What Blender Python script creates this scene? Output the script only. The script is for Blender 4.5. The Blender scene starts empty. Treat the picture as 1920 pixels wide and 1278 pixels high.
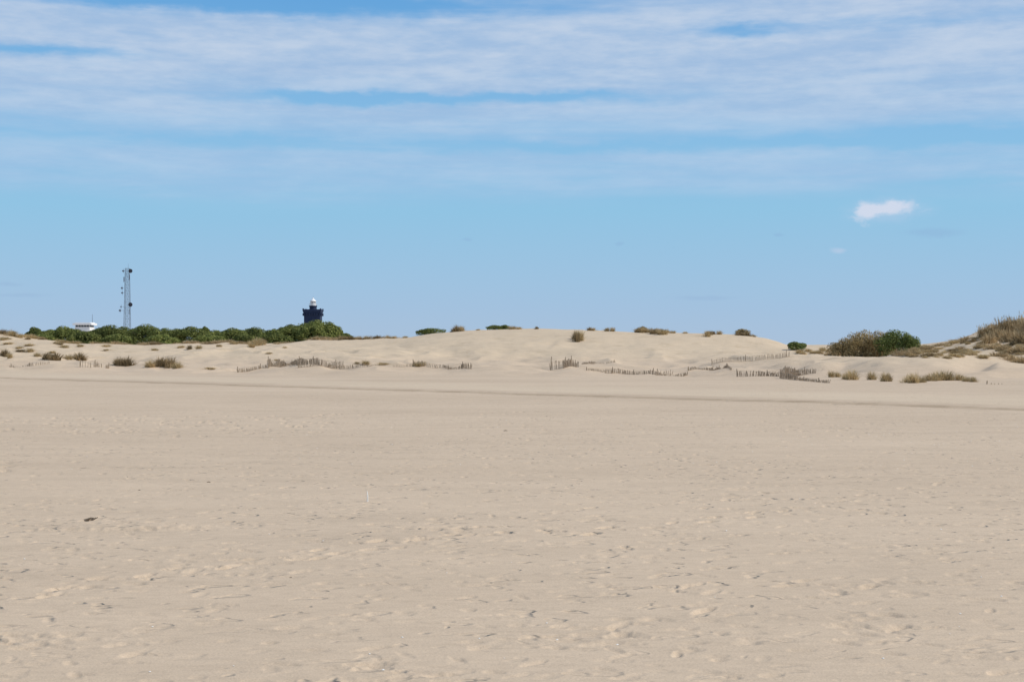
import bpy, math, random
import numpy as np
from mathutils import Vector, Matrix
random.seed(7); rng=np.random.default_rng(7)
S=bpy.context.scene; COL=S.collection
S.view_settings.view_transform='Standard'; S.view_settings.look='None'; S.view_settings.exposure=0
EYE=1.65; F=2637.0; CX=960.0; HZ=660.0

# ---------------------------------------------------------------- helpers
def vnoise(x,y,seed=0):
    xi=np.floor(x).astype(np.int64); yi=np.floor(y).astype(np.int64)
    fx=x-xi; fy=y-yi
    fx=fx*fx*fx*(fx*(fx*6-15)+10); fy=fy*fy*fy*(fy*(fy*6-15)+10)
    def h(a,b):
        n=(a*374761393+b*668265263+seed*1442695041)&0xffffffff
        n=((n^(n>>13))*1274126177)&0xffffffff
        n=(n^(n>>16))&0xffffffff
        return n/4294967295.0
    return ((h(xi,yi)*(1-fx)+h(xi+1,yi)*fx)*(1-fy)+(h(xi,yi+1)*(1-fx)+h(xi+1,yi+1)*fx)*fy)*2-1
def fbm(x,y,o=4,seed=0):
    r=0;a=1;t=0
    for i in range(o):
        r=r+a*vnoise(x*2**i+17.3*i,y*2**i-9.1*i,seed+i); t+=a; a*=.5
    return r/t
def sstep(a,b,x):
    t=np.clip((x-a)/(b-a),0,1); return t*t*(3-2*t)

# dune survey rows: base distance -> sight-line elevation profile across the bearing
ROWS=[
 (112,[(-300,696),(0,694),(100,691),(200,695),(300,691),(400,695),(450,698),(520,691),(700,690),(850,694),(1000,699),(1100,692),(1200,700),(1300,704),(1400,703),(1500,705),(1560,702),(1650,691),(1750,692),(1830,697),(1920,702),(2300,702)]),
 (125,[(-300,680),(0,685),(80,677),(150,676),(230,684),(315,685),(400,691),(450,693),(530,684),(640,686),(750,686),(850,689),(960,694),(1030,692),(1090,684),(1200,693),(1290,695),(1400,691),(1500,684),(1560,672),(1650,668),(1750,667),(1850,670),(1920,676),(2300,670)]),
 (140,[(-300,680),(0,683),(200,686),(400,689),(640,684),(960,692),(1300,692),(1500,682),(1560,677),(1900,678),(2300,670)]),
 (165,[(-300,665),(0,671),(100,667),(200,674),(400,668),(500,665),(700,670),(900,674),(1100,678),(1300,684),(1400,673),(1480,669),(1560,670),(1920,662),(2300,650)]),
 (190,[(-300,645),(0,655),(100,652),(200,657),(350,655),(500,651),(640,652),(750,650),(900,645),(1100,646),(1250,654),(1350,658),(1450,663),(1500,665),(1560,664),(1700,659),(1760,652),(1800,645),(1850,634),(1920,624),(2300,600)]),
 (215,[(-300,615),(0,622),(60,632),(120,644),(200,647),(400,646),(500,643),(600,639),(700,638),(760,634),(820,625),(870,620),(950,616),(1050,617),(1130,620),(1200,623),(1330,625),(1400,629),(1440,637),(1475,650),(1520,657),(1600,655),(1700,651),(1745,643),(1800,634),(1840,618),(1880,607),(1920,600),(2300,585)]),
]
PX=np.arange(-300,2301,4.0)
def warp(px): return 1.0-0.2*np.clip(px/1920.0,-0.3,1.3)
rowD=[0,60,100]; rowZ=[np.zeros_like(PX)]*3
k=np.hanning(11); k/=k.sum()
for D,pts in ROWS:
    py=np.interp(PX,[p[0] for p in pts],[p[1] for p in pts])
    py=np.convolve(np.pad(py,5,mode='edge'),k,'valid')
    rowD.append(D); rowZ.append(EYE-(py-HZ)/F*D*warp(PX))
crest=rowZ[-1]
rowD+= [235,300,420,700,20000]; rowZ+=[crest*0.72+0.3,crest*0.15+2.6,np.full_like(PX,2.0),np.full_like(PX,1.0),np.full_like(PX,1.0)]
rowD=np.array(rowD,float); rowZ=np.array(rowZ)
LX1,LY1,LX2,LY2=-33.0,90.6,14.8,40.7
LL=math.hypot(LX2-LX1,LY2-LY1); NX,NY=(LY1-LY2)/LL,(LX2-LX1)/LL   # points away from the viewer
def line_dist(x,y): return (x-LX1)*NX+(y-LY1)*NY
def H(x,y):
    x=np.asarray(x,float); y=np.asarray(y,float)
    yy=np.maximum(y,1e-3)
    px=np.clip(CX+F*x/yy,-300,2299.9)
    D=np.where(y>5,yy/warp(px),0)
    j=np.clip(np.searchsorted(rowD,D,side='right')-1,0,len(rowD)-2)
    t=(D-rowD[j])/(rowD[j+1]-rowD[j]); t=np.clip(t,0,1)
    c=(px+300)/4; ci=np.clip(c.astype(int),0,len(PX)-2); cf=c-ci
    g=lambda jj:rowZ[jj,ci]*(1-cf)+rowZ[jj,ci+1]*cf
    jm=np.clip(j-1,0,len(rowD)-1); jp=np.clip(j+2,0,len(rowD)-1)
    z0,z1,z2,z3=g(jm),g(j),g(j+1),g(jp)
    d0,d1,d2,d3=rowD[jm],rowD[j],rowD[j+1],rowD[jp]
    m1=np.where(j>0,(z2-z0)/np.maximum(d2-d0,1),0)*(d2-d1); m2=(z3-z1)/np.maximum(d3-d1,1)*(d2-d1)
    t2=t*t;t3=t2*t
    z=(2*t3-3*t2+1)*z1+(t3-2*t2+t)*m1+(-2*t3+3*t2)*z2+(t3-t2)*m2
    z=np.where(D<100,0,z)
    dune=sstep(98,116,D)*(1-0.6*sstep(500,900,D))
    calm=1-0.55*sstep(180,215,D)*sstep(700,900,px)*(1-sstep(1350,1450,px))
    z=z+dune*calm*(0.42*fbm(x/9,y/12,4,3)+0.10*fbm(x/2.2,y/2.6,3,9))
    rug=np.clip((1-sstep(165,200,D))+(1-sstep(500,800,px))*.6+sstep(1700,1850,px)*.6,0,1)*(1-sstep(230,260,D))
    z=z+dune*rug*0.42*(0.35-np.abs(fbm(x/6.5+3,y/8.5,3,55))*1.6)
    # overlapping low banks, gentle windward side and steeper lee
    wv=fbm(x/17+1.3,y/30,3,77)*3.0+y/13.0; ph=wv-np.floor(wv)
    bank=np.where(ph<.72,ph/.72,(1-ph)/.28); bank=bank*bank*(3-2*bank)
    z=z+dune*(1-sstep(170,205,D))*0.42*(bank-.45)*(0.55+0.6*fbm(x/11,y/20,2,91))
    z=z+(1-dune)*(0.018*fbm(x/6,y/8,3,21)+0.004*fbm(x/1.1,y/1.3,2,33))
    ld=line_dist(x,y)+0.25*fbm(x/9,y/9,3,5)
    z=z+(0.07*sstep(-0.8,0.8,ld)-0.03*np.exp(-((ld+1.0)/0.8)**2))*(1-dune)*sstep(5,15,y)
    return z
def h1(x,y): return float(H(np.array([x]),np.array([y]))[0])
def at(px,d): 
    x=(px-CX)/F*d; return Vector((x,d,h1(x,d)))
DS=np.concatenate([np.arange(6,60,0.1),np.arange(60,330,0.25)])
def hit(px,py):
    x=(px-CX)/F*DS; z=H(x,DS); zr=EYE-(py-HZ)/F*DS
    w=np.nonzero(z>=zr)[0]
    if len(w)==0:
        i=int(np.argmax((z-EYE)/DS))
    else: i=int(w[0])
    return Vector((x[i],DS[i],z[i]))

def mesh_obj(name,verts,faces,mat=None,smooth=False,parent=None,loc=None):
    me=bpy.data.meshes.new(name); me.from_pydata([tuple(v) for v in verts],[],faces); me.update()
    if smooth:
        me.polygons.foreach_set('use_smooth',[True]*len(me.polygons))
    if mat: me.materials.append(mat)
    o=bpy.data.objects.new(name,me); COL.objects.link(o)
    if loc is not None: o.location=loc
    if parent: o.parent=parent
    return o
def empty(name,loc,label,cat,group=None):
    o=bpy.data.objects.new(name,None); o.location=loc; o.empty_display_size=.3; COL.objects.link(o)
    o['label']=label; o['category']=cat
    if group:o['group']=group
    return o
class MB:
    def __init__(s): s.v=[];s.f=[]
    def beam(s,a,b,r,r2=None,n=4,rot=math.pi/4):
        a=Vector(a);b=Vector(b);r2=r if r2 is None else r2
        d=(b-a).normalized(); up=Vector((0,0,1)) if abs(d.z)<.95 else Vector((1,0,0))
        u=d.cross(up).normalized(); w=u.cross(d).normalized(); k=len(s.v)
        for p,rr in((a,r),(b,r2)):
            for i in range(n):
                t=2*math.pi*i/n+rot; s.v.append(p+u*math.cos(t)*rr+w*math.sin(t)*rr)
        for i in range(n):
            j=(i+1)%n; s.f.append((k+i,k+j,k+n+j,k+n+i))
        s.f.append(tuple(k+i for i in reversed(range(n)))); s.f.append(tuple(k+n+i for i in range(n)))
        return s
    def box(s,x0,x1,y0,y1,z0,z1,t=1.0):
        k=len(s.v);cx=(x0+x1)/2;cy=(y0+y1)/2
        for z,q in((z0,1.0),(z1,t)):
            for x,y in((x0,y0),(x1,y0),(x1,y1),(x0,y1)): s.v.append(Vector((cx+(x-cx)*q,cy+(y-cy)*q,z)))
        s.f+=[(k,k+3,k+2,k+1),(k+4,k+5,k+6,k+7)]+[(k+i,k+(i+1)%4,k+4+(i+1)%4,k+4+i) for i in range(4)]
        return s
    def lathe(s,prof,n=24,c=(0,0)):
        k=len(s.v)
        for r,z in prof:
            for i in range(n):
                t=2*math.pi*i/n; s.v.append(Vector((c[0]+r*math.cos(t),c[1]+r*math.sin(t),z)))
        for q in range(len(prof)-1):
            for i in range(n):
                j=(i+1)%n; s.f.append((k+q*n+i,k+q*n+j,k+(q+1)*n+j,k+(q+1)*n+i))
        s.f.append(tuple(k+i for i in reversed(range(n)))); m=k+(len(prof)-1)*n; s.f.append(tuple(m+i for i in range(n)))
        return s
    def obj(s,name,mat,parent=None,smooth=False,loc=None): return mesh_obj(name,s.v,s.f,mat,smooth,parent,loc)

# ---------------------------------------------------------------- materials
def newmat(name):
    m=bpy.data.materials.new(name); m.use_nodes=True; nt=m.node_tree
    b=nt.nodes['Principled BSDF']; b.inputs['Roughness'].default_value=.85
    b.inputs['Specular IOR Level'].default_value=.2
    return m,nt,b
def ramp(nt,stops,interp='LINEAR'):
    r=nt.nodes.new('ShaderNodeValToRGB'); r.color_ramp.interpolation=interp; e=r.color_ramp.elements
    while len(e)<len(stops): e.new(.5)
    for i,(p,c) in enumerate(stops):
        e[i].position=p; e[i].color=(c[0],c[1],c[2],1) if hasattr(c,'__len__') else (c,c,c,1)
    return r
def simple(name,c1,c2,scale=3,rough=.8,metal=0):
    m,nt,b=newmat(name); n=nt.nodes.new('ShaderNodeTexNoise'); n.inputs['Scale'].default_value=scale; n.inputs['Detail'].default_value=5
    tc=nt.nodes.new('ShaderNodeTexCoord'); nt.links.new(tc.outputs['Object'],n.inputs['Vector'])
    r=ramp(nt,[(.3,c1),(.7,c2)]); nt.links.new(n.outputs[0],r.inputs[0]); nt.links.new(r.outputs[0],b.inputs['Base Color'])
    b.inputs['Roughness'].default_value=rough; b.inputs['Metallic'].default_value=metal
    return m
def leafmat(name,stops,trans=.3):
    m,nt,b=newmat(name); g=nt.nodes.new('ShaderNodeNewGeometry')
    r=ramp(nt,stops); nt.links.new(g.outputs['Random Per Island'],r.inputs[0])
    oi=nt.nodes.new('ShaderNodeObjectInfo'); hs=nt.nodes.new('ShaderNodeHueSaturation')
    mr=nt.nodes.new('ShaderNodeMapRange'); mr.inputs['To Min'].default_value=.8; mr.inputs['To Max'].default_value=1.2
    nt.links.new(oi.outputs['Random'],mr.inputs['Value']); nt.links.new(mr.outputs[0],hs.inputs['Value'])
    nt.links.new(r.outputs[0],hs.inputs['Color']); nt.links.new(hs.outputs[0],b.inputs['Base Color'])
    tr=nt.nodes.new('ShaderNodeBsdfTranslucent'); nt.links.new(hs.outputs[0],tr.inputs['Color'])
    mx=nt.nodes.new('ShaderNodeMixShader'); mx.inputs[0].default_value=trans
    nt.links.new(b.outputs[0],mx.inputs[1]); nt.links.new(tr.outputs[0],mx.inputs[2])
    nt.links.new(mx.outputs[0],nt.nodes['Material Output'].inputs['Surface'])
    return m
M_leaf=leafmat('evergreen_leaf',[(0,(.065,.085,.024)),(.5,(.145,.175,.045)),(1,(.28,.29,.09))])
M_leafb=leafmat('olive_leaf',[(0,(.062,.085,.025)),(.5,(.135,.175,.046)),(1,(.26,.28,.09))])
M_olive=leafmat('dry_olive_leaf',[(0,(.14,.11,.05)),(.5,(.31,.235,.11)),(1,(.54,.41,.21))],.35)
M_scrub=leafmat('dry_scrub_leaf',[(0,(.24,.17,.09)),(.5,(.46,.34,.19)),(1,(.66,.52,.31))],.4)
M_grass=leafmat('marram_blade',[(0,(.24,.185,.09)),(.4,(.48,.365,.19)),(.8,(.66,.515,.30)),(1,(.75,.61,.39))],.4)
M_grassd=leafmat('marram_blade_brown',[(0,(.13,.10,.05)),(.5,(.31,.225,.12)),(1,(.52,.385,.22))],.35)
M_reed=leafmat('reed_blade',[(0,(.23,.17,.085)),(.5,(.47,.35,.19)),(1,(.66,.51,.30))],.4)
M_bark=simple('bark',(.07,.05,.035),(.14,.11,.08),6)
M_wood=simple('weathered_wood',(.31,.24,.17),(.48,.38,.275),8,.9)
M_post=simple('weathered_post',(.26,.20,.14),(.42,.33,.24),5,.9)
M_steel=simple('galvanised_steel',(.12,.15,.20),(.20,.23,.29),2,.5,.3)
M_drum=simple('dark_drum',(.022,.026,.04),(.04,.045,.06),2,.6)
M_dark=simple('hazed_tower_paint',(.013,.024,.062),(.025,.040,.092),.7,.6)  # black tower paint with the blue of distance haze mixed into its colour
M_white=simple('white_paint',(.74,.75,.76),(.82,.82,.82),1.5,.5)
M_lwall=simple('tower_render',(.62,.60,.56),(.74,.72,.68),.8,.8)
M_glass=simple('dark_glass',(.02,.03,.045),(.05,.06,.08),1,.15)
M_shell=simple('shell',(.72,.69,.63),(.84,.82,.78),40,.6)
M_drift=simple('driftwood',(.16,.125,.09),(.30,.23,.165),30,.9)

def sandmat():
    m,nt,b=newmat('sand'); N=nt.nodes; L=nt.links
    geo=N.new('ShaderNodeNewGeometry'); pos=geo.outputs['Position']
    def mapn(sx,sy,sz,rot=0):
        q=N.new('ShaderNodeMapping'); q.inputs['Scale'].default_value=(sx,sy,sz); q.inputs['Rotation'].default_value=(0,0,rot); L.new(pos,q.inputs[0]); return q.outputs[0]
    def noise(vec,sc,det=4,ro=.55,dist=0):
        n=N.new('ShaderNodeTexNoise'); n.inputs['Scale'].default_value=sc; n.inputs['Detail'].default_value=det; n.inputs['Roughness'].default_value=ro; n.inputs['Distortion'].default_value=dist; L.new(vec,n.inputs['Vector']); return n.outputs[0]
    def math_(op,a,bb=None,c=None,clamp=False):
        q=N.new('ShaderNodeMath'); q.operation=op; q.use_clamp=clamp
        for i,v in enumerate((a,bb,c)):
            if v is None: continue
            if isinstance(v,(int,float)): q.inputs[i].default_value=v
            else: L.new(v,q.inputs[i])
        return q.outputs[0]
    def mrange(v,a,b2,c=0,d=1):
        q=N.new('ShaderNodeMapRange'); q.interpolation_type='SMOOTHSTEP'
        for i,x in enumerate((a,b2,c,d)): q.inputs[i+1].default_value=x
        L.new(v,q.inputs[0]); return q.outputs[0]
    def mix(f,a,b2,mode='MIX'):
        q=N.new('ShaderNodeMix'); q.data_type='RGBA'; q.blend_type=mode
        if isinstance(f,(int,float)): q.inputs[0].default_value=f
        else: L.new(f,q.inputs[0])
        for i,v in((6,a),(7,b2)):
            if isinstance(v,tuple): q.inputs[i].default_value=(*v,1)
            else: L.new(v,q.inputs[i])
        return q.outputs[2]
    sep=N.new('ShaderNodeSeparateXYZ'); L.new(pos,sep.inputs[0]); x,y,z=sep.outputs
    big=noise(mapn(.05,.11,.1),1,4)
    base=ramp(nt,[(.3,(.520,.405,.290)),(.7,(.585,.460,.333))]); L.new(big,base.inputs[0]); c=base.outputs[0]
    dn=mrange(z,.25,1.6); c=mix(dn,c,(.590,.468,.330))
    st=noise(mapn(.5,1.4,1),1,5,.65); r=ramp(nt,[(.30,.93),(.5,1.0),(.72,1.05)]); L.new(st,r.inputs[0]); c=mix(1,c,r.outputs[0],'MULTIPLY')
    fine=noise(mapn(5,13,10),1,4,.7); r=ramp(nt,[(.28,.90),(.5,1.0),(.75,1.05)]); L.new(fine,r.inputs[0]); c=mix(1,c,r.outputs[0],'MULTIPLY')
    grain=noise(mapn(1,1,1),70,2,.8); r=ramp(nt,[(.25,.84),(.5,1.0),(.75,1.10)]); L.new(grain,r.inputs[0]); c=mix(1,c,r.outputs[0],'MULTIPLY')
    ld=math_('ADD',math_('MULTIPLY',math_('SUBTRACT',x,LX1),NX),math_('MULTIPLY',math_('SUBTRACT',y,LY1),NY))
    wob=math_('MULTIPLY',math_('SUBTRACT',noise(mapn(.14,.14,.1),1,7,.66),.5),1.0)
    ld=math_('ADD',ld,wob)
    def strip(a,b2,sa,sb):
        return math_('MULTIPLY',mrange(ld,a-sa,a+sa),mrange(ld,b2-sb,b2+sb,1,0))
    brk=mrange(noise(mapn(.5,.9,.1),1,5,.75),.34,.64,.35,1)
    f=math_('MULTIPLY',math_('MULTIPLY',strip(-.50,.10,.12,.25),brk),.58)
    f2=math_('MULTIPLY',math_('MULTIPLY',strip(-1.6,-1.3,.1,.15),brk),.25)
    f3=math_('MULTIPLY',math_('MULTIPLY',strip(.6,.85,.1,.3),brk),.28)
    f=math_('MAXIMUM',math_('MAXIMUM',f,f2),f3)
    far=math_('MULTIPLY',strip(1.0,8,.5,3),.35); c=mix(far,c,(.63,.515,.37))
    c=mix(f,c,(.27,.195,.12))
    gs=math_('MULTIPLY',mrange(noise(mapn(.35,.3,.3),1,6,.72),.52,.67,0,.42),dn); c=mix(gs,c,(.40,.305,.195))
    L.new(c,b.inputs['Base Color']); b.inputs['Roughness'].default_value=.95; b.inputs['Specular IOR Level'].default_value=.1
    h=math_('ADD',math_('MULTIPLY',noise(mapn(2.2,10,3,.06),1,3,.55,.5),.008),math_('MULTIPLY',noise(mapn(3,4.5,3),1,4,.6),.011))
    h=math_('ADD',h,math_('MULTIPLY',noise(mapn(1,1,1),50,2,.7),.003))
    dm=mrange(noise(mapn(3.4,5.2,1,.12),1,2,.5,.3),.59,.68,0,1); dmk=mrange(noise(mapn(.28,.28,.2),1,3,.6),.40,.58,.25,1)
    h=math_('SUBTRACT',h,math_('MULTIPLY',math_('MULTIPLY',dm,dmk),.024))
    bp=N.new('ShaderNodeBump'); bp.inputs['Strength'].default_value=.9; bp.inputs['Distance'].default_value=1.0
    L.new(h,bp.inputs['Height']); L.new(bp.outputs[0],b.inputs['Normal'])
    return m
M_sand=sandmat()

# ---------------------------------------------------------------- terrain
th_f=np.linspace(-.44,.44,1051)
th_s=np.linspace(.44,math.pi,46)[1:]
th=np.concatenate([-th_s[::-1],th_f,th_s])
rr=[0.05,1,2,3.5,5]
v=5.8
while v<28: rr.append(v); v*=1.0028
while v<330: rr.append(v); v*=1.006
while v<7000: rr.append(v); v*=1.06
rr=np.array(rr); nr,nt_=len(rr),len(th)
R,T=np.meshgrid(rr,th,indexing='ij'); X=R*np.sin(T); Y=R*np.cos(T); Z=H(X,Y)
def ground_pt(px,py):
    d=EYE*F/(py-HZ); return (px-CX)/F*d,d
def stamp(x,y,ang,l,w,dep):
    dep=min(dep*.82*(1+max(0,y-9)/12),.045)
    r=math.hypot(x,y); t=math.atan2(x,y); m=l*1.6
    i0,i1=np.searchsorted(rr,[r-m,r+m]); j0,j1=np.searchsorted(th,[t-m/r,t+m/r])
    if i1<=i0 or j1<=j0: return
    dx=X[i0:i1,j0:j1]-x; dy=Y[i0:i1,j0:j1]-y
    u=(dx*math.cos(ang)+dy*math.sin(ang))/(l/2); q=(-dx*math.sin(ang)+dy*math.cos(ang))/(w/2)
    jx=vnoise(dx*22+ang*30,dy*22,5)*.25
    e=np.sqrt(u*u+q*q)+jx
    Z[i0:i1,j0:j1]+= -dep*np.exp(-(np.abs(e)**3.6)) + dep*.15*np.exp(-((e-1.35)/.3)**2)
def trail(pts,step=.62,wid=.12,dep=.03,jit=.04):
    dep*=.75
    W=[Vector(ground_pt(*p)) for p in pts]; side=1
    for a,b in zip(W[:-1],W[1:]):
        L=(b-a).length; n=max(1,int(L/step)); d=(b-a)/L; nrm=Vector((-d.y,d.x)); ang=math.atan2(d.y,d.x)
        for i in range(n):
            p=a+d*(i+.5)*L/n+nrm*side*wid+Vector((random.gauss(0,jit),random.gauss(0,jit))); side=-side
            if random.random()<.12: continue
            stamp(p.x,p.y,ang+random.gauss(0,.2),random.uniform(.17,.25),random.uniform(.07,.105),dep*random.uniform(.4,1.2))
            if random.random()<.6: stamp(p.x+random.gauss(0,.15),p.y+random.gauss(0,.12),random.uniform(-.6,.6),random.uniform(.08,.14),random.uniform(.04,.07),dep*.6)
trail([(-60,1125),(140,1092),(300,1070),(520,1045),(700,1022),(860,990),(1060,1002),(1250,985),(1480,955),(1640,955)],.32,dep=.056)
trail([(-60,1135),(140,1100),(300,1078),(520,1050),(700,1028),(860,998)],.4,dep=.05,jit=.1)
trail([(-40,1190),(120,1215),(300,1190),(470,1170),(620,1165),(760,1150)],.5,dep=.025)
trail([(640,1260),(760,1252),(900,1246),(1010,1190),(1130,1192),(1250,1158),(1400,1100),(1500,1085)],.45)
trail([(1240,1112),(1400,1090),(1560,1080),(1700,1110),(1940,1120)],.45,dep=.024)
trail([(1500,1150),(1600,1175),(1720,1160),(1960,1190)],.5,dep=.02)
trail([(1380,950),(1420,930),(1390,900),(1330,880),(1250,850),(1200,845)],.6,dep=.02,jit=.12)
trail([(0,1300),(120,1240),(300,1200),(420,1100),(560,1085),(640,1060)],.6,dep=.02)
trail([(-20,880),(90,872),(210,880),(330,905),(560,890),(700,880),(900,870)],.6,dep=.022,jit=.15)
trail([(-20,945),(200,930),(420,925),(640,905),(840,915)],.6,dep=.018,jit=.15)
trail([(1100,960),(1250,940),(1450,950),(1600,935),(1800,900),(1960,905)],.6,dep=.022,jit=.15)
for k in range(16):
    y0=random.uniform(776,815); trail([(-20,y0),(150,y0+random.uniform(-9,9)),(330,y0+random.uniform(-9,9)),(640,y0-12+random.uniform(-8,8))],.6,.14,.05,.35)
trail([(850,885),(930,875),(1000,800),(960,770)],.9,dep=.018,jit=.25)
trail([(1130,760),(1250,850),(1400,930),(1550,985)],1.0,dep=.014,jit=.4)
for k in range(1700):
    px=random.uniform(-40,1960); py=random.choice([random.uniform(775,900),random.uniform(840,1290),random.uniform(860,1100)])
    x,y=ground_pt(px,py); stamp(x,y,random.gauss(0,.5),random.uniform(.08,.22),random.uniform(.045,.09),random.uniform(.004,.014))
for k in range(170):
    cx,cy=random.choice([(1390,930),(1650,1170),(700,1255),(1150,1185),(60,1195),(1620,1110),(30,875),(250,975),(1550,810),(830,1000),(460,1050)])
    x,y=ground_pt(cx+random.gauss(0,55),max(775,cy+random.gauss(0,14))); stamp(x,y,random.uniform(-.8,.8),random.uniform(.12,.24),random.uniform(.06,.11),.015)
x,y=ground_pt(235,988); stamp(x,y,.1,1.4,.4,-.022)
co=np.stack([X,Y,Z],-1).reshape(-1,3)
ii,jj=np.meshgrid(np.arange(nr-1),np.arange(nt_-1),indexing='ij'); a=(ii*nt_+jj).ravel()
quads=np.stack([a,a+nt_,a+nt_+1,a+1],-1)
me=bpy.data.meshes.new('sand_ground'); me.vertices.add(len(co)); me.vertices.foreach_set('co',co.ravel())
me.loops.add(quads.size); me.loops.foreach_set('vertex_index',quads.ravel().astype(np.int32))
me.polygons.add(len(quads)); me.polygons.foreach_set('loop_start',np.arange(0,quads.size,4,dtype=np.int32)); me.polygons.foreach_set('loop_total',np.full(len(quads),4,np.int32))
me.update(calc_edges=True); me.validate()
me.polygons.foreach_set('use_smooth',np.ones(len(quads),bool)); me.materials.append(M_sand)
if me.polygons[len(me.polygons)//2].normal.z<0: me.flip_normals()
g=bpy.data.objects.new('sand_ground',me); COL.objects.link(g); g['kind']='structure'; g['label']='pale beige beach sand rising into wind-shaped dunes'; g['category']='ground'

# ---------------------------------------------------------------- grass tufts (unit meshes)
def blade_mesh(name,n,spread,lean,w,mat,plume=False,hmin=.55):
    V=[];Fc=[]
    sub=[(random.gauss(0,spread*.45),random.gauss(0,spread*.3),random.uniform(.55,1),random.uniform(.25,.5)) for _ in range(9)]
    for i in range(n):
        sx0,sy0,sh,sr=random.choice(sub)
        a=random.uniform(0,6.283); r=spread*sr*math.sqrt(random.random())*1.6; bx,by=sx0+r*math.cos(a),sy0+r*math.sin(a)
        rad=math.hypot(bx,by); la=math.atan2(by,bx)+random.gauss(0,.9); le=lean*random.uniform(.1,1)*(.4+rad/spread)
        edge=max(.35,1-.4*(rad/spread)**2)
        h=random.uniform(hmin,1)*edge*sh; ww=w*random.uniform(.6,1.3); sa=random.uniform(0,3.14); sx,sy=math.cos(sa)*ww,math.sin(sa)*ww
        k=len(V)
        for t,q in((0,1),(.45,.85),(.8,.5)):
            c=(bx+math.cos(la)*le*t*t,by+math.sin(la)*le*t*t,h*(t-.18*le*t*t)-.06*(t==0))
            V.append((c[0]-sx*q,c[1]-sy*q,c[2])); V.append((c[0]+sx*q,c[1]+sy*q,c[2]))
        tip=(bx+math.cos(la)*le,by+math.sin(la)*le,h*(1-.25*le)); V.append(tip)
        Fc+=[(k,k+1,k+3,k+2),(k+2,k+3,k+5,k+4),(k+4,k+5,k+6)]
        if plume and random.random()<.3:
            k=len(V); pw=w*1.6; px,py,pz=tip; pz+=.04
            V+=[(px,py,pz-.10),(px-pw*math.cos(sa),py-pw*math.sin(sa),pz-.03),(px,py,pz+.09),(px+pw*math.cos(sa),py+pw*math.sin(sa),pz-.03)]; Fc.append((k,k+1,k+2,k+3))
    me=bpy.data.meshes.new(name); me.from_pydata(V,[],Fc); me.update(); me.materials.append(mat); return me
TUFT=[blade_mesh('marram_grass',300,.30,.46,.011,M_grass) for _ in range(5)]
TUFTD=[blade_mesh('marram_grass_brown',330,.32,.44,.012,M_grassd) for _ in range(4)]
REED=[blade_mesh('reed',520,.40,.22,.009,M_reed,True,.4) for _ in range(4)]
SCR=[blade_mesh('dry_scrub',420,.36,.34,.012,M_scrub,False,.3) for _ in range(4)]
def put(name,meshes,p,w,h,label,cat,group,rot=None):
    o=bpy.data.objects.new(name,random.choice(meshes)); o.location=(p.x,p.y,p.z-.03); o.scale=(w,w,h); o.rotation_euler=(0,0,random.choice([0,math.pi])+random.gauss(0,.5)); COL.objects.link(o)
    o['label']=label;o['category']=cat;o['group']=group; return o
GL='straw-brown marram grass tuft growing on a sand hummock'; GD='olive brown marram grass tuft rooted in the dune sand'
def tuft(px,py,wpx,hpx,dark=False,d=None):
    p=hit(px,py) if d is None else at(px,d); s=p.y/F
    put('marram_grass_tuft',TUFTD if dark else TUFT,p,wpx*s*1.08,hpx*s*1.25,GD if dark else GL,'grass','marram grass tufts on the dunes')
for a in [(8,668,22,18,1),(18,671,16,12,0),(55,660,24,9,0),(90,672,26,15,1),(104,675,34,18,1),(128,674,22,12,0),(146,675,34,18,1),(70,668,20,9,0),
 (222,685,26,17,1),(236,686,34,22,1),(284,688,28,16,0),(298,687,32,22,1),(318,688,38,22,1),(334,690,28,14,0),
 (355,655,14,10,1),(374,654,20,9,0),(290,657,16,6,0),(60,634,22,10,0),(20,630,26,14,0),(5,626,24,13,1),(36,633,20,10,0),
 (470,651,20,12,0),(482,648,30,18,0),(492,646,20,14,0),(685,684,24,10,0),(716,684,28,7,0),(668,682,14,6,0),(793,686,36,12,0),(780,686,22,9,0),
 (1081,641,18,28,1),(1088,638,24,22,0),(1079,636,14,20,1),(1240,627,34,12,0),(1225,626,24,12,1),(1325,631,18,14,0),(1330,628,14,12,1),
 (1558,707,20,16,0),(1568,707,18,14,0),(1588,711,26,16,0),(1598,712,34,24,0),(1634,712,24,20,0),(1660,715,28,22,0),(1667,715,18,18,1),
 (1700,717,26,18,0),(1714,718,34,24,0),(1728,717,26,16,0),(1745,714,32,18,0),(1760,713,38,22,0),(1776,713,38,22,0),(1794,713,34,17,0),(1812,715,24,12,0),(1825,716,22,13,0),
 (390,692,30,5,0),(200,650,22,6,0),(150,650,20,6,0),(410,650,18,6,0),(340,652,20,6,0),(440,645,22,8,0)]:
    tuft(a[0],a[1],a[2],a[3],bool(a[4]))
for k in range(16): tuft(random.uniform(-20,160),random.uniform(626,662),random.uniform(16,30),random.uniform(4,7),random.random()<.3)
for k in range(7): tuft(random.uniform(160,620),random.uniform(650,690),random.uniform(10,20),random.uniform(3,5),False)
def crest_d(px): return 213*float(warp(px))
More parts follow.
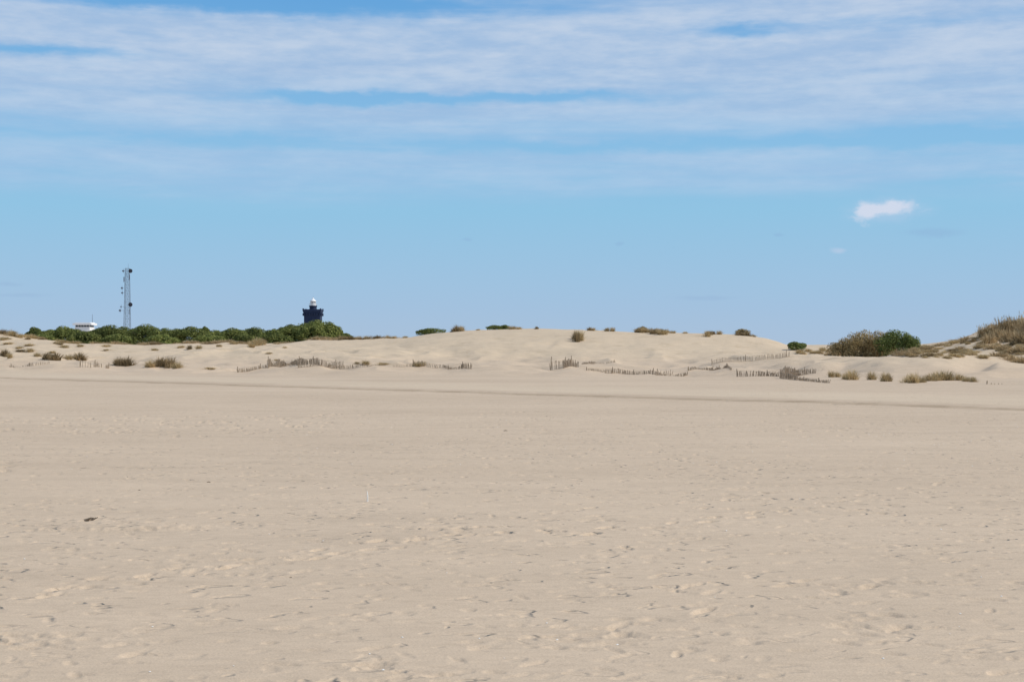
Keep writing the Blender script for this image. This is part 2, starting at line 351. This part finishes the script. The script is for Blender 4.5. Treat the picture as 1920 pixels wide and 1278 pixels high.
for a in [(858,20,16,1),(865,18,12,0),(850,12,9,1),(960,24,8,0),(972,18,6,0),(1007,10,7,1),(1106,14,9,1),(1114,14,8,0),(1140,16,9,0),(1149,16,10,0),
 (1196,20,12,1),(1206,24,13,0),(1218,22,11,0),(1235,26,10,0),(1252,22,9,0),(1262,18,6,0),(1328,14,8,0),(1348,18,9,0),(1336,12,10,1),(898,12,4,0),(1285,14,5,0),(1228,20,11,1),(1243,20,9,1),(1385,22,8,1),(1398,24,9,1),(1410,18,6,0),
 (640,22,10,0),(655,26,11,1),(672,22,9,0),(690,26,9,0),(708,26,9,1),(725,24,8,0),(742,20,6,0),(760,16,5,0),
 (20,26,9,0),(48,26,7,0),(80,24,6,1),(110,24,7,0)]:
    tuft(a[0],0,a[1],a[2],bool(a[3]),crest_d(a[0]))
# right dune scatter
for k in range(110):
    px=random.uniform(1700,1960); lo=652-(px-1740)*.24 if px>1740 else 652
    py=random.uniform(lo,672); w=random.uniform(16,32)
    tuft(px,py,w,random.uniform(5,9),random.random()<.15)
for k in range(14):
    px=random.uniform(1500,1590); tuft(px,random.uniform(657,664),random.uniform(14,26),random.uniform(5,9),False)
RL='brown feathery reed clump growing on a sand dune'
def reed(px,py,wpx,hpx,scr=False,d=None):
    p=hit(px,py) if d is None else at(px,d); s=p.y/F
    if scr: put('dry_scrub',SCR,p,wpx*s,hpx*s*1.3,'dry brown dune scrub bush on a sandy slope','shrub','dry scrub bushes on the dunes')
    else: put('reed_clump',REED,p,wpx*s,hpx*s*1.25,RL,'reeds','reed clumps on the dunes')
for a in [(1575,664,50,20,1),(1590,664,50,32,1),(1612,664,55,38,0),(1640,664,50,40,0),(1665,664,44,28,1),(1600,665,50,28,1),(1625,666,60,30,1),(1655,666,50,22,1),(1690,666,44,14,1),(1710,665,36,12,1),(1566,665,40,14,1),
 (1848,630,36,22,0),(1868,628,40,28,0),(1885,626,44,33,0),(1902,624,44,31,0),(1920,622,44,35,0),(1940,620,50,36,0),(1875,636,44,26,1),(1895,640,50,28,1),(1915,642,50,28,1),(1940,642,56,30,1),(1855,642,40,22,1),(1880,628,44,30,1),(1905,626,50,32,1),(1928,624,50,34,1),
 (1862,654,40,14,1),(1885,657,44,14,1),(1912,660,50,16,1),(1840,652,36,12,1),(1870,668,44,11,1),(1895,676,50,14,1),(1918,680,50,16,1),(1765,648,36,8,1),(1790,643,36,9,1),(1812,638,34,10,1),(1740,654,34,7,1),(1800,655,36,8,1)]:
    reed(*a[:4],scr=bool(a[4]))

# ---------------------------------------------------------------- evergreen bushes / pines
def bush(px,d,base_py,top_py,wpx,n=4600,kind='evergreen_shrub',label='dark green evergreen shrub with rounded dense crown behind the dune',mat=None,lobes=7,leaf=.25):
    s=d/F; p=at(px,d); ztop=EYE-(top_py-HZ)*s; hgt=max(.8,ztop-p.z); w=wpx*s
    e=empty(kind,p,label,'tree' if kind=='pine_tree' else 'shrub','evergreen growth behind the dunes')
    mb=MB(); tr=max(.06,hgt*.03)
    mb.beam((0,0,-.15),(w*.03,0,hgt*.4),tr,tr*.7,7)
    for i in range(7):
        a=i*.9+random.random(); q=Vector((math.cos(a)*w*.25,math.sin(a)*w*.25,hgt*random.uniform(.5,.7))); mb.beam((w*.03,0,hgt*random.uniform(.15,.35)),q,tr*.5,tr*.15,5)
    mb.obj('trunk',M_bark,e)
    lb=[]
    for i in range(lobes):
        u=(i+.5)/lobes*2-1+random.uniform(-.12,.12); rz=hgt*random.uniform(.22,.34)
        env=math.sqrt(max(.05,1-(u*.92)**2)); lx=u*w*.40; ly=random.uniform(-.25,.25)*w
        lz=hgt*(.30+.38*env)*random.uniform(.9,1.0); lb.append((lx,ly,min(lz,hgt-rz*.95),w*random.uniform(.14,.22),w*random.uniform(.16,.24),rz))
    lb.append((random.uniform(-.12,.12)*w,0,hgt*.74,w*.22,w*.2,hgt*.26))
    lb.append((0,-w*.05,hgt*.40,w*.45,w*.34,hgt*.42)); lb.append((w*.2,-w*.15,hgt*.2,w*.26,w*.26,hgt*.26)); lb.append((-w*.2,-w*.12,hgt*.2,w*.26,w*.26,hgt*.26))
    V=[];Fc=[]
    for i in range(n):
        L=random.choice(lb); t=Vector((random.gauss(0,1),random.gauss(0,1),random.gauss(0,1))).normalized(); r=random.uniform(.78,1.0) if random.random()<.85 else random.uniform(.3,.8)
        c=Vector((L[0]+t.x*L[3]*r,L[1]+t.y*L[4]*r,L[2]+t.z*L[5]*r))
        if c.z<-.05: c.z=random.uniform(0,.2)*hgt
        nrm=(t*1.2+Vector((random.gauss(0,.35),random.gauss(0,.35),random.gauss(.25,.35)))).normalized(); u=nrm.orthogonal().normalized(); v2=nrm.cross(u)
        a=random.uniform(0,6.28); u2=u*math.cos(a)+v2*math.sin(a); v3=nrm.cross(u2); q=leaf*random.uniform(.5,1.2); k=len(V)
        V+=[c-u2*q*.5,c+v3*q*.40+nrm*q*.1,c+u2*q*.5,c-v3*q*.40]; Fc.append((k,k+1,k+2,k+3))
    mesh_obj('crown' if kind=='pine_tree' else 'foliage',V,Fc,mat or M_leaf,False,e)
PT='pine_tree'; PL='dark green umbrella pine with low spreading crown'
for a in [(66,252,640,612,40),(98,262,640,617,46),(124,256,642,610,66),(182,262,642,613,50),(160,250,644,620,60),(207,258,642,608,70),(238,266,642,611,60),(268,256,642,606,84),(318,262,642,614,60),(348,256,642,611,88),(384,270,642,611,24),(405,262,642,618,56),
 (436,256,640,614,66),(474,262,640,612,68),(508,256,640,616,54),(545,258,638,607,62),(572,264,638,604,56),(598,256,638,598,84),(620,258,638,607,46),(585,252,638,606,50),(220,246,644,625,60),(300,246,644,626,60),(395,248,642,626,60),(460,246,642,626,60),(520,246,642,625,60),(80,244,642,625,50),(648,250,642,624,40)]:
    k=PT if a[4]>65 else 'evergreen_shrub'
    bush(*a,kind=k,label=PL if k==PT else 'dark green evergreen shrub with rounded dense crown behind the dune',leaf=.30,n=6500)
for k in range(46):
    px=random.uniform(40,740); p=at(px,crest_d(px)*random.uniform(1.0,1.03)); s=p.y/F
    put('dry_scrub',SCR,p,random.uniform(22,38)*s,random.uniform(5,10)*s*1.2,'dry brown scrub bush along the foot of the evergreen belt','shrub','dry scrub bushes on the dunes')
SL='low olive shrub on the dune crest'
for a in [(812,196,626,616,52),(795,196,628,622,34),(928,199,616,611,34),(945,199,616,612,24)]:
    bush(*a,n=1700,label=SL,leaf=.15,lobes=5)
for a in [(1392,186,630,620,30),(1204,193,622,611,22)]:
    bush(*a,n=1300,label=SL,leaf=.14,lobes=5,mat=M_olive)
bush(1493,168,657,640,38,n=2600,label='solitary green shrub in a dune hollow',leaf=.17,mat=M_leafb)
bush(1682,139,662,616,80,n=6000,label='green leafy shrub among brown reeds',leaf=.15,mat=M_leafb)
bush(1648,141,662,618,60,n=3400,label='olive leafy shrub tangled with dry reeds',leaf=.14,mat=M_olive)
bush(1615,142,662,617,84,n=4600,label='olive leafy shrub tangled with dry reeds',leaf=.14,mat=M_olive)
bush(1578,143,662,634,54,n=2800,label='low olive shrub at the edge of the reeds',leaf=.14,mat=M_olive)
bush(1704,138,662,626,42,n=2600,label='green leafy shrub beside brown reeds',leaf=.15,mat=M_leafb)

# ---------------------------------------------------------------- sand fences
def fence(pts,hm=1.0,gap=.1,sp=.12,postgap=3.2,label='weathered chestnut paling sand fence half buried in sand',ph=1.15,lean=.05,thin=1.0):
    W=[hit(*p) for p in pts]; o0=W[0].copy()
    # keep one run on one bank: pull points that landed on a far bank back to the run's distance
    ds=sorted(p.y for p in W); md=ds[len(ds)//2]
    for i,p in enumerate(W):
        if abs(p.y-md)>14:
            d=md+(8 if p.y>md else -8); W[i]=at(pts[i][0],d)
    o0=W[0].copy()
    e=empty('sand_fence',o0,label,'fence','sand fences along the dune foot')
    mb=MB(); acc=0; posts=[]; nextp=0
    for a,b in zip(W[:-1],W[1:]):
        L=math.hypot(b.x-a.x,b.y-a.y); n=max(1,int(L/sp))
        for i in range(n):
            t=i/n; x=a.x+(b.x-a.x)*t; y=a.y+(b.y-a.y)*t; z=h1(x,y)
            acc+=L/n
            hh=hm*(0.78+0.30*float(vnoise(np.array([acc/3.5]),np.array([3.1]),int(o0.x*7)&255)[0]))
            if acc>=nextp:
                posts.append((Vector((x,y,z))-o0,hh)); nextp=acc+postgap*random.uniform(.8,1.3)
            if vnoise(np.array([acc/1.7]),np.array([8.3]),11)[0]<-1+2*gap or random.random()<.04: continue
            hq=max(.10,hh*random.uniform(.82,1.06)); q=Vector((x,y,z-.08))-o0
            mb.beam(q,q+Vector((random.gauss(0,lean),random.gauss(0,lean),hq)),.023*thin,.019*thin,4)
    for (p,h_),(p2,h2) in zip(posts[:-1],posts[1:]):
        for fz in(.35,.75): mb.beam(p+Vector((0,0,h_*fz)),p2+Vector((0,0,h2*fz)),.010,None,4)
    mb.obj('paling',M_wood,e)
    for p,h_ in posts:
        pm=MB(); pm.beam((0,0,-.2),(random.gauss(0,.04),random.gauss(0,.04),h_*ph*random.uniform(.85,1.1)),.036,.028,7); pm.obj('post',M_post,e,False,p)
fence([(446,698),(475,694),(503,689)],.56,.06,.075)
fence([(503,690),(530,685),(560,685),(600,686),(645,687)],.72,.03,.07)
fence([(560,690),(620,690),(690,688)],.40,.15,.085)
fence([(690,688),(740,688),(780,687)],.28,.3,.12)
fence([(775,687),(830,689),(885,692)],.54,.15,.085)
fence([(1032,694),(1055,691),(1085,688)],.98,.02,.075,1.8,'upright chestnut paling sand fence with taller wooden posts',1.35)
fence([(1085,688),(1115,682),(1155,680)],.42,.12,.095)
fence([(1100,695),(1160,699),(1230,703),(1290,703)],.40,.12,.085)
fence([(1232,703),(1262,702)],.52,.15,.10)
fence([(1335,684),(1385,678),(1430,674),(1482,668)],.62,.12,.10,3.6,thin=.9)
fence([(1382,706),(1420,705),(1462,706),(1500,703),(1530,700)],.72,.03,.07)
fence([(1462,709),(1510,714),(1555,718)],.42,.15,.085)
fence([(150,688),(170,689),(205,690)],.55,.25,.16)
fence([(20,688),(60,686),(95,682)],.42,.15,.11)
fence([(1850,720),(1930,721)],.14,.4,.18,6)
fence([(1290,695),(1330,693),(1372,694)],.36,.15,.095)

# ---------------------------------------------------------------- lighthouse
D=600.; s=D/F; p=at(587,D); E=empty('lighthouse',p,'square lighthouse with haze-blued black flared top and white lantern','lighthouse')
def lz(py): return EYE-(py-HZ)*s-p.z
w=3.3
MB().box(-w,w,-w,w,-.5,lz(616)).obj('lower_wall',M_lwall,E)
MB().box(-w-.1,w+.1,-w-.1,w+.1,lz(616),lz(590)).obj('upper_wall',M_dark,E)
mb=MB(); zc=lz(590)
for i in range(3): mb.box(-w-.12-i*.2,w+.12+i*.2,-w-.12-i*.2,w+.12+i*.2,zc+i*.5,zc+(i+1)*.5)
for i in range(7):
    for sg in(-1,1):
        xx=-w+i*w/3; mb.box(xx-.2,xx+.2,sg*(w+.45)-.25,sg*(w+.45)+.25,zc-.5,zc+.6); mb.box(sg*(w+.45)-.25,sg*(w+.45)+.25,xx-.201,xx+.201,zc-.49,zc+.61)
mb.obj('corbel_gallery',M_dark,E)
mb=MB(); zt=zc+1.5; q=w+.66
for sg in(-1,1):
    mb.box(-q,q,sg*(q-.15)-.15,sg*(q-.15)+.15,zt+.001,zt+.75); mb.box(sg*(q-.15)-.14,sg*(q-.15)+.14,-q+.31,q-.31,zt+.002,zt+.74)
    for s2 in(-1,1): mb.box(sg*(q-.3)-.31,sg*(q-.3)+.31,s2*(q-.3)-.31,s2*(q-.3)+.31,zt+.76,zt+1.1)
mb.obj('parapet',M_dark,E)
zb=lz(579.5)
MB().lathe([(1.7,zt+.01),(1.5,zb+.8),(1.75,zb+1.0),(1.75,lz(573)),(1.4,lz(573)+.02)],20).obj('watch_room',M_dark,E)
zg=lz(573)+.05
lan=MB().lathe([(1.2,zg),(1.2,zg+.6),(1.15,zg+.65)],16)
for i in range(10):
    t=i*math.pi/5; lan.beam((1.1*math.cos(t),1.1*math.sin(t),zg+.6),(1.1*math.cos(t),1.1*math.sin(t),zg+1.75),.1)
lan.obj('lantern_frame',M_white,E)
MB().lathe([(.98,zg+.66),(.98,zg+1.74)],16).obj('lantern_glass',simple('pale_lantern_glass',(.5,.52,.55),(.62,.64,.66),1,.2),E)
MB().lathe([(1.4,zg+1.75),(1.25,zg+2.0),(.8,zg+2.5),(.38,zg+2.85),(.22,zg+3.0),(.22,zg+3.3),(.08,zg+3.4)],18).obj('dome_roof',M_white,E,True)
MB().beam((0,0,zg+3.4),(0,0,zg+4.1),.05,.03,6).obj('lightning_rod',M_steel,E)
rl=MB()
for i in range(14):
    t=i*math.pi/7;t2=(i+1)*math.pi/7; a=Vector((1.7*math.cos(t),1.7*math.sin(t),zg-.04)); b=Vector((1.7*math.cos(t2),1.7*math.sin(t2),zg-.04))
    rl.beam(a,a+Vector((0,0,.9)),.035); rl.beam(a+Vector((0,0,.9)),b+Vector((0,0,.9)),.03)
rl.obj('gallery_railing',M_white,E)
for zz in(lz(612),lz(630)):
    MB().box(-.5,.5,-w-.16,-w-.11,zz,zz+1.5).obj('window',M_glass,E)

# ---------------------------------------------------------------- lattice mast
D=500.; s=D/F; p=at(238.5,D); E=empty('radio_mast',p,'grey steel lattice radio mast carrying dark drum antennas','radio mast')
top=EYE-(503-HZ)*s-p.z; mb=MB(); nseg=15
def hw(z): return 1.15-.5*z/top
cs=[(-1,-1),(1,-1),(1,1),(-1,1)]
for c in cs: mb.beam((c[0]*hw(0),c[1]*hw(0),-.3),(c[0]*hw(top),c[1]*hw(top),top),.08,.055)
for i in range(nseg):
    z0=top*i/nseg; z1=top*(i+1)/nseg
    for q in range(4):
        a,b=cs[q],cs[(q+1)%4]; A=lambda c,z:(c[0]*hw(z),c[1]*hw(z),z)
        mb.beam(A(a,z0),A(b,z1),.032); mb.beam(A(b,z0),A(a,z1),.032); mb.beam(A(a,z1),A(b,z1),.032)
mb.beam((0,-.3,0),(0,-.3,top),.06)
mb.obj('lattice_frame',M_steel,E)
MB().beam((.3,0,top-.2),(.3,0,top+1.7),.05,.03,6).obj('lightning_rod',M_steel,E)
def mz(py): return EYE-(py-HZ)*s-p.z
for dx,py,r,side in [(7,508,.72,1),(7,571,.76,1)]:
    z=mz(py); m=MB(); m.beam((dx*s-.1,-.5,z),(dx*s+.1,-1.2,z),r,r*.96,18); m.beam((.6,-.4,z+.3),(dx*s,-.5,z),.06); m.beam((.6,-.4,z-.4),(dx*s,-.5,z),.06); m.obj('drum_antenna',M_drum,E)
for dx,py,r in [(-7,508,.45),(-9.5,540,.45),(-9,549,.4),(-13,582,.5),(-11,575,.3)]:
    z=mz(py); m=MB(); m.beam((dx*s,-.3,z),(dx*s-.1,-.75,z),r*.8,r*.6,14); m.beam((-hw(z),-.2,z),(dx*s,-.3,z),.05); m.beam((dx*s,-.2,z-.8),(dx*s,-.2,z+.8),.04); m.obj('dish_antenna',M_steel,E)
for dx,py in [(5,520),(-5,524),(5,585)]:
    z=mz(py); m=MB(); m.box(dx*s-.12,dx*s+.12,-1.1,-.85,z-.9,z+.9); m.beam((dx*s,-.85,z),(dx*s*.7,-.3,z),.05); m.obj('panel_antenna',M_steel,E)

# ---------------------------------------------------------------- watch building
D=450.; s=D/F; p=at(159,D); E=empty('lookout_building',p,'white flat-roofed lookout building with dark window band','building')
def bz(py): return EYE-(py-HZ)*s-p.z
MB().box(-2.2,2.0,-2.2,2.2,-.3,bz(622)).obj('lower_wall',M_lwall,E)
MB().box(-2.4,2.3,-2.6,2.6,bz(622),bz(613)).obj('wall',M_white,E)
MB().box(-2.25,2.15,-2.4,2.4,bz(613),bz(609.5)).obj('window_band',M_glass,E)
m=MB()
for i in range(6):
    xx=-2.25+i*.88; m.box(xx-.06,xx+.06,-2.5,-2.402,bz(613),bz(609.5))
m.obj('window_mullion',M_white,E)
m=MB(); m.box(-3.0,3.0,-3.1,3.1,bz(609.5),bz(606)); m.box(-2.4,2.5,-2.5,2.5,bz(606)+.002,bz(604.5)); m.obj('roof',M_white,E)
MB().beam((2.4,0,bz(605)),(2.4,0,bz(589)),.09,.05,6).obj('antenna_pole',M_steel,E)
MB().box(-1.6,-.6,-2.28,-2.203,0,2.1).obj('door',M_post,E)

# ---------------------------------------------------------------- beach debris
x,y=ground_pt(689,941); z=h1(x,y); m=MB(); m.beam((0,0,-.04),(.004,.0,.06),.009,.008,6); m.beam((.004,0,.055),(.0,.006,.115),.008,.005,6)
o=m.obj('stick',M_shell,None,False,(x,y,z)); o['label']='thin bleached white stick standing upright in sand'; o['category']='stick'; o.rotation_euler=(0,0,.6)
x,y=ground_pt(170,974); z=h1(x,y); m=MB()
for i in range(12):
    a=random.uniform(-1.2,1.2); l=random.uniform(.02,.05); cx=random.uniform(-.06,.06); m.beam((cx-l*math.cos(a),random.uniform(-.03,.03),-.01),(cx+l*math.cos(a),random.uniform(-.03,.03),random.uniform(.005,.028)),.007,.004,6,random.random())
o=m.obj('driftwood',M_drift,None,False,(x,y,z)); o['label']='small dark driftwood tangle lying on drifted sand'; o['category']='driftwood'
for (px,py,l) in [(392,903,.05),(948,808,.08),(546,1082,.02),(262,918,.03)]:
    x,y=ground_pt(px,py); z=h1(x,y); m=MB(); r=l*.08+.001; m.beam((-l/2,0,r*.5),(0,.01,r*1.5),r,r,6); m.beam((0,.01,r*1.5),(l/2,-.01,r*.6),r,r*.5,6)
    o=m.obj('driftwood',M_drift,None,False,(x,y,z)); o['label']='short dark twig lying on beach sand'; o['category']='driftwood'; o['group']='twigs on the sand'
V=[];Fc=[]
for i in range(170):
    px=random.uniform(-50,1970); py=random.uniform(778,1290) if random.random()<.35 else random.uniform(778,880)
    if random.random()<.25: px=random.uniform(1400,1930); py=random.uniform(800,840)
    x,y=ground_pt(px,py); z=h1(x,y)+.002; r=random.uniform(.003,.008)*(1+ (y/40)); k=len(V); a0=random.random()*6
    for j in range(6): V.append((x+r*math.cos(a0+j*1.047),y+.8*r*math.sin(a0+j*1.047),z))
    V.append((x,y,z+r*.6)); Fc+=[(k+j,k+(j+1)%6,k+6) for j in range(6)]
o=mesh_obj('seashell_litter',V,Fc,M_shell,True); o['kind']='stuff'; o['label']='tiny pale broken seashells scattered over beach sand'; o['category']='seashells'

# ---------------------------------------------------------------- sky and sun
SUN_EL=math.radians(44); SUN_AZ=math.radians(98)
w=bpy.data.worlds.new('World'); S.world=w; w.use_nodes=True; nt=w.node_tree; N=nt.nodes; L=nt.links; bg=N['Background']; BG=.1; bg.inputs[1].default_value=BG
sky=N.new('ShaderNodeTexSky'); sky.sky_type='NISHITA'; sky.sun_disc=False; sky.sun_elevation=SUN_EL; sky.sun_rotation=SUN_AZ; sky.air_density=1.0; sky.dust_density=.6; sky.ozone_density=1.5
tc=N.new('ShaderNodeTexCoord'); nv=N.new('ShaderNodeVectorMath'); nv.operation='NORMALIZE'; L.new(tc.outputs['Generated'],nv.inputs[0])
sp=N.new('ShaderNodeSeparateXYZ'); L.new(nv.outputs[0],sp.inputs[0])
def M(op,a,b=None,c=None,clamp=False):
    q=N.new('ShaderNodeMath'); q.operation=op; q.use_clamp=clamp
    for i,v in enumerate((a,b,c)):
        if v is None: continue
        if isinstance(v,(int,float)): q.inputs[i].default_value=v
        else: L.new(v,q.inputs[i])
    return q.outputs[0]
az=M('ARCTAN2',sp.outputs[0],sp.outputs[1]); el=M('ARCSINE',sp.outputs[2])
def AE(px,py):
    dx=(px-CX)/F; return math.atan(dx), math.atan((HZ-py)/F*math.cos(math.atan(dx)))
def nz(sx,sy,det=5,ro=.55,off=0,dist=0):
    c=N.new('ShaderNodeCombineXYZ'); L.new(M('MULTIPLY',az,sx),c.inputs[0]); L.new(M('MULTIPLY',el,sy),c.inputs[1]); c.inputs[2].default_value=off
    n=N.new('ShaderNodeTexNoise'); n.inputs['Scale'].default_value=1; n.inputs['Detail'].default_value=det; n.inputs['Roughness'].default_value=ro; n.inputs['Distortion'].default_value=dist; L.new(c.outputs[0],n.inputs['Vector']); return n.outputs[0]
def SR(v,a,b,c=0,d=1):
    q=N.new('ShaderNodeMapRange'); q.interpolation_type='SMOOTHSTEP'
    for i,x in enumerate((a,b,c,d)): q.inputs[i+1].default_value=x
    L.new(v,q.inputs[0]); return q.outputs[0]
def MX(f,a,b):
    q=N.new('ShaderNodeMix'); q.data_type='RGBA'
    if isinstance(f,(int,float)): q.inputs[0].default_value=f
    else: L.new(f,q.inputs[0])
    for i,v in((6,a),(7,b)):
        if isinstance(v,tuple): q.inputs[i].default_value=(*v,1)
        else: L.new(v,q.inputs[i])
    return q.outputs[2]
def lin(*c): return tuple(((x/255)/12.92 if x/255<.04045 else ((x/255+.055)/1.055)**2.4)/BG for x in c)
er=M('DIVIDE',el,.5,clamp=True)
grad=ramp(nt,[(0,(0,0,0)),(.06,(0,0,0)),(.2,(0,0,0)),(.32,(0,0,0)),(.5,(0,0,0)),(1,(0,0,0))])
for e,c in zip(grad.color_ramp.elements,[(170,194,221),(161,193,225),(143,196,229),(134,189,230),(98,164,221),(70,125,200)]):
    q=lin(*c); e.color=(q[0]*BG,q[1]*BG,q[2]*BG,1)
L.new(er,grad.inputs[0])
gs=N.new('ShaderNodeVectorMath'); gs.operation='SCALE'; gs.inputs['Scale'].default_value=1/BG; L.new(grad.outputs[0],gs.inputs[0])
low=SR(el,.3,.6,.92,.15)
col=MX(low,sky.outputs[0],gs.outputs[0])
wrp=M('MULTIPLY',M('SUBTRACT',nz(2.5,12,4,.5,3.3),.5),.026)
elw=M('ADD',M('ADD',el,wrp),M('MULTIPLY',M('MULTIPLY',az,az),.03))
cov=ramp(nt,[(0,0),(.355,.25),(.40,.62),(.46,.66),(.50,.45),(.525,.58),(.56,.88),(.60,.82),(.68,.95),(.80,.98),(.86,.72),(1,.5)])
L.new(M('DIVIDE',elw,.3,clamp=True),cov.inputs[0])
def G(a0,e0,ra,re,warp_=0):
    aa=az; ee=el
    if warp_: 
        ee=M('ADD',el,M('MULTIPLY',M('SUBTRACT',nz(26,60,4,.6,7.7),.5),warp_)); aa=M('ADD',az,M('MULTIPLY',M('SUBTRACT',nz(30,60,4,.6,1.7),.5),warp_*2))
    a=M('DIVIDE',M('SUBTRACT',aa,a0),ra); b=M('DIVIDE',M('SUBTRACT',ee,e0),re)
    return M('EXPONENT',M('MULTIPLY',M('ADD',M('MULTIPLY',a,a),M('MULTIPLY',b,b)),-1))
den=cov.outputs[0]
for px,py,rx,ry,st in [(640,185,200,13,.95),(980,183,260,10,.8),(420,-5,620,28,1.3),(1385,52,90,16,.65),(60,90,180,10,.8),(1750,258,420,16,.75),(400,262,380,10,.35),(1700,40,420,12,.35),(1080,275,280,9,.45),(1850,338,160,10,.3)]:
    a0,e0=AE(px,py)
    den=M('SUBTRACT',den,M('MULTIPLY',G(a0,e0,rx/F,ry/F,.016),st))
den=M('ADD',den,M('MULTIPLY',M('SUBTRACT',nz(7,62,6,.6,1.1,.3),.5),.8))
den=M('ADD',den,M('MULTIPLY',M('SUBTRACT',nz(16,200,5,.58,5.1,.3),.5),.45))
den=M('MULTIPLY',SR(den,-.02,1.0),SR(elw,.098,.122))
shade=M('ADD',M('MULTIPLY',nz(9,46,6,.58,9.0),.7),M('MULTIPLY',nz(42,150,5,.6,4.0),.3))
hi=MX(SR(el,.12,.22),lin(178,204,231),lin(197,211,230))
dk=MX(SR(el,.12,.20),lin(160,194,227),lin(162,190,223))
cc=MX(SR(shade,.35,.67),dk,hi)
col=MX(M('MULTIPLY',den,.93,clamp=True),col,cc)
def puff(lst,c,op,lo=.35,hi=.6,wp=.006,na=.5):
    global col
    t=None
    for px,py,rx,ry in lst:
        a0,e0=AE(px,py); q=G(a0,e0,rx/F,ry/F,wp); t=q if t is None else M('ADD',t,q)
    t=M('ADD',t,M('MULTIPLY',M('SUBTRACT',nz(110,190,5,.65,2.2),.5),na))
    col=MX(M('MULTIPLY',SR(t,lo,hi),op),col,c)
puff([(1662,393,75,24)],lin(174,202,230),.6,.15,1.0,.008,.6)
puff([(1617,397,22,21),(1652,391,28,11),(1696,388,30,13)],lin(211,219,236),.92,.3,1.15,.010,1.3)
puff([(1574,470,18,8)],lin(190,206,230),.6,.3,1.1)
puff([(1750,436,60,10),(1455,439,12,5),(1158,457,12,5),(877,449,14,5)],lin(138,172,212),.3,.25,1.0)
puff([(40,553,55,5),(1320,558,70,5),(10,532,30,4)],lin(145,174,210),.25,.25,1.0)
L.new(col,bg.inputs[0])
sd=bpy.data.lights.new('sun','SUN'); sd.energy=3.4; sd.angle=math.radians(.53); sd.color=(1,.945,.86)
so=bpy.data.objects.new('sun',sd); COL.objects.link(so)
dirv=Vector((math.sin(SUN_AZ)*math.cos(SUN_EL),math.cos(SUN_AZ)*math.cos(SUN_EL),math.sin(SUN_EL)))
so.rotation_euler=(-dirv).to_track_quat('-Z','Y').to_euler(); so.location=(60,-40,60)
cd=bpy.data.cameras.new('camera'); cd.sensor_width=36; cd.lens=36*F/1920; cd.clip_start=.1; cd.clip_end=20000
co_=bpy.data.objects.new('camera',cd); COL.objects.link(co_); co_.location=(0,0,EYE); co_.rotation_euler=(math.pi/2+math.atan((HZ-639)/F),0,0); S.camera=co_
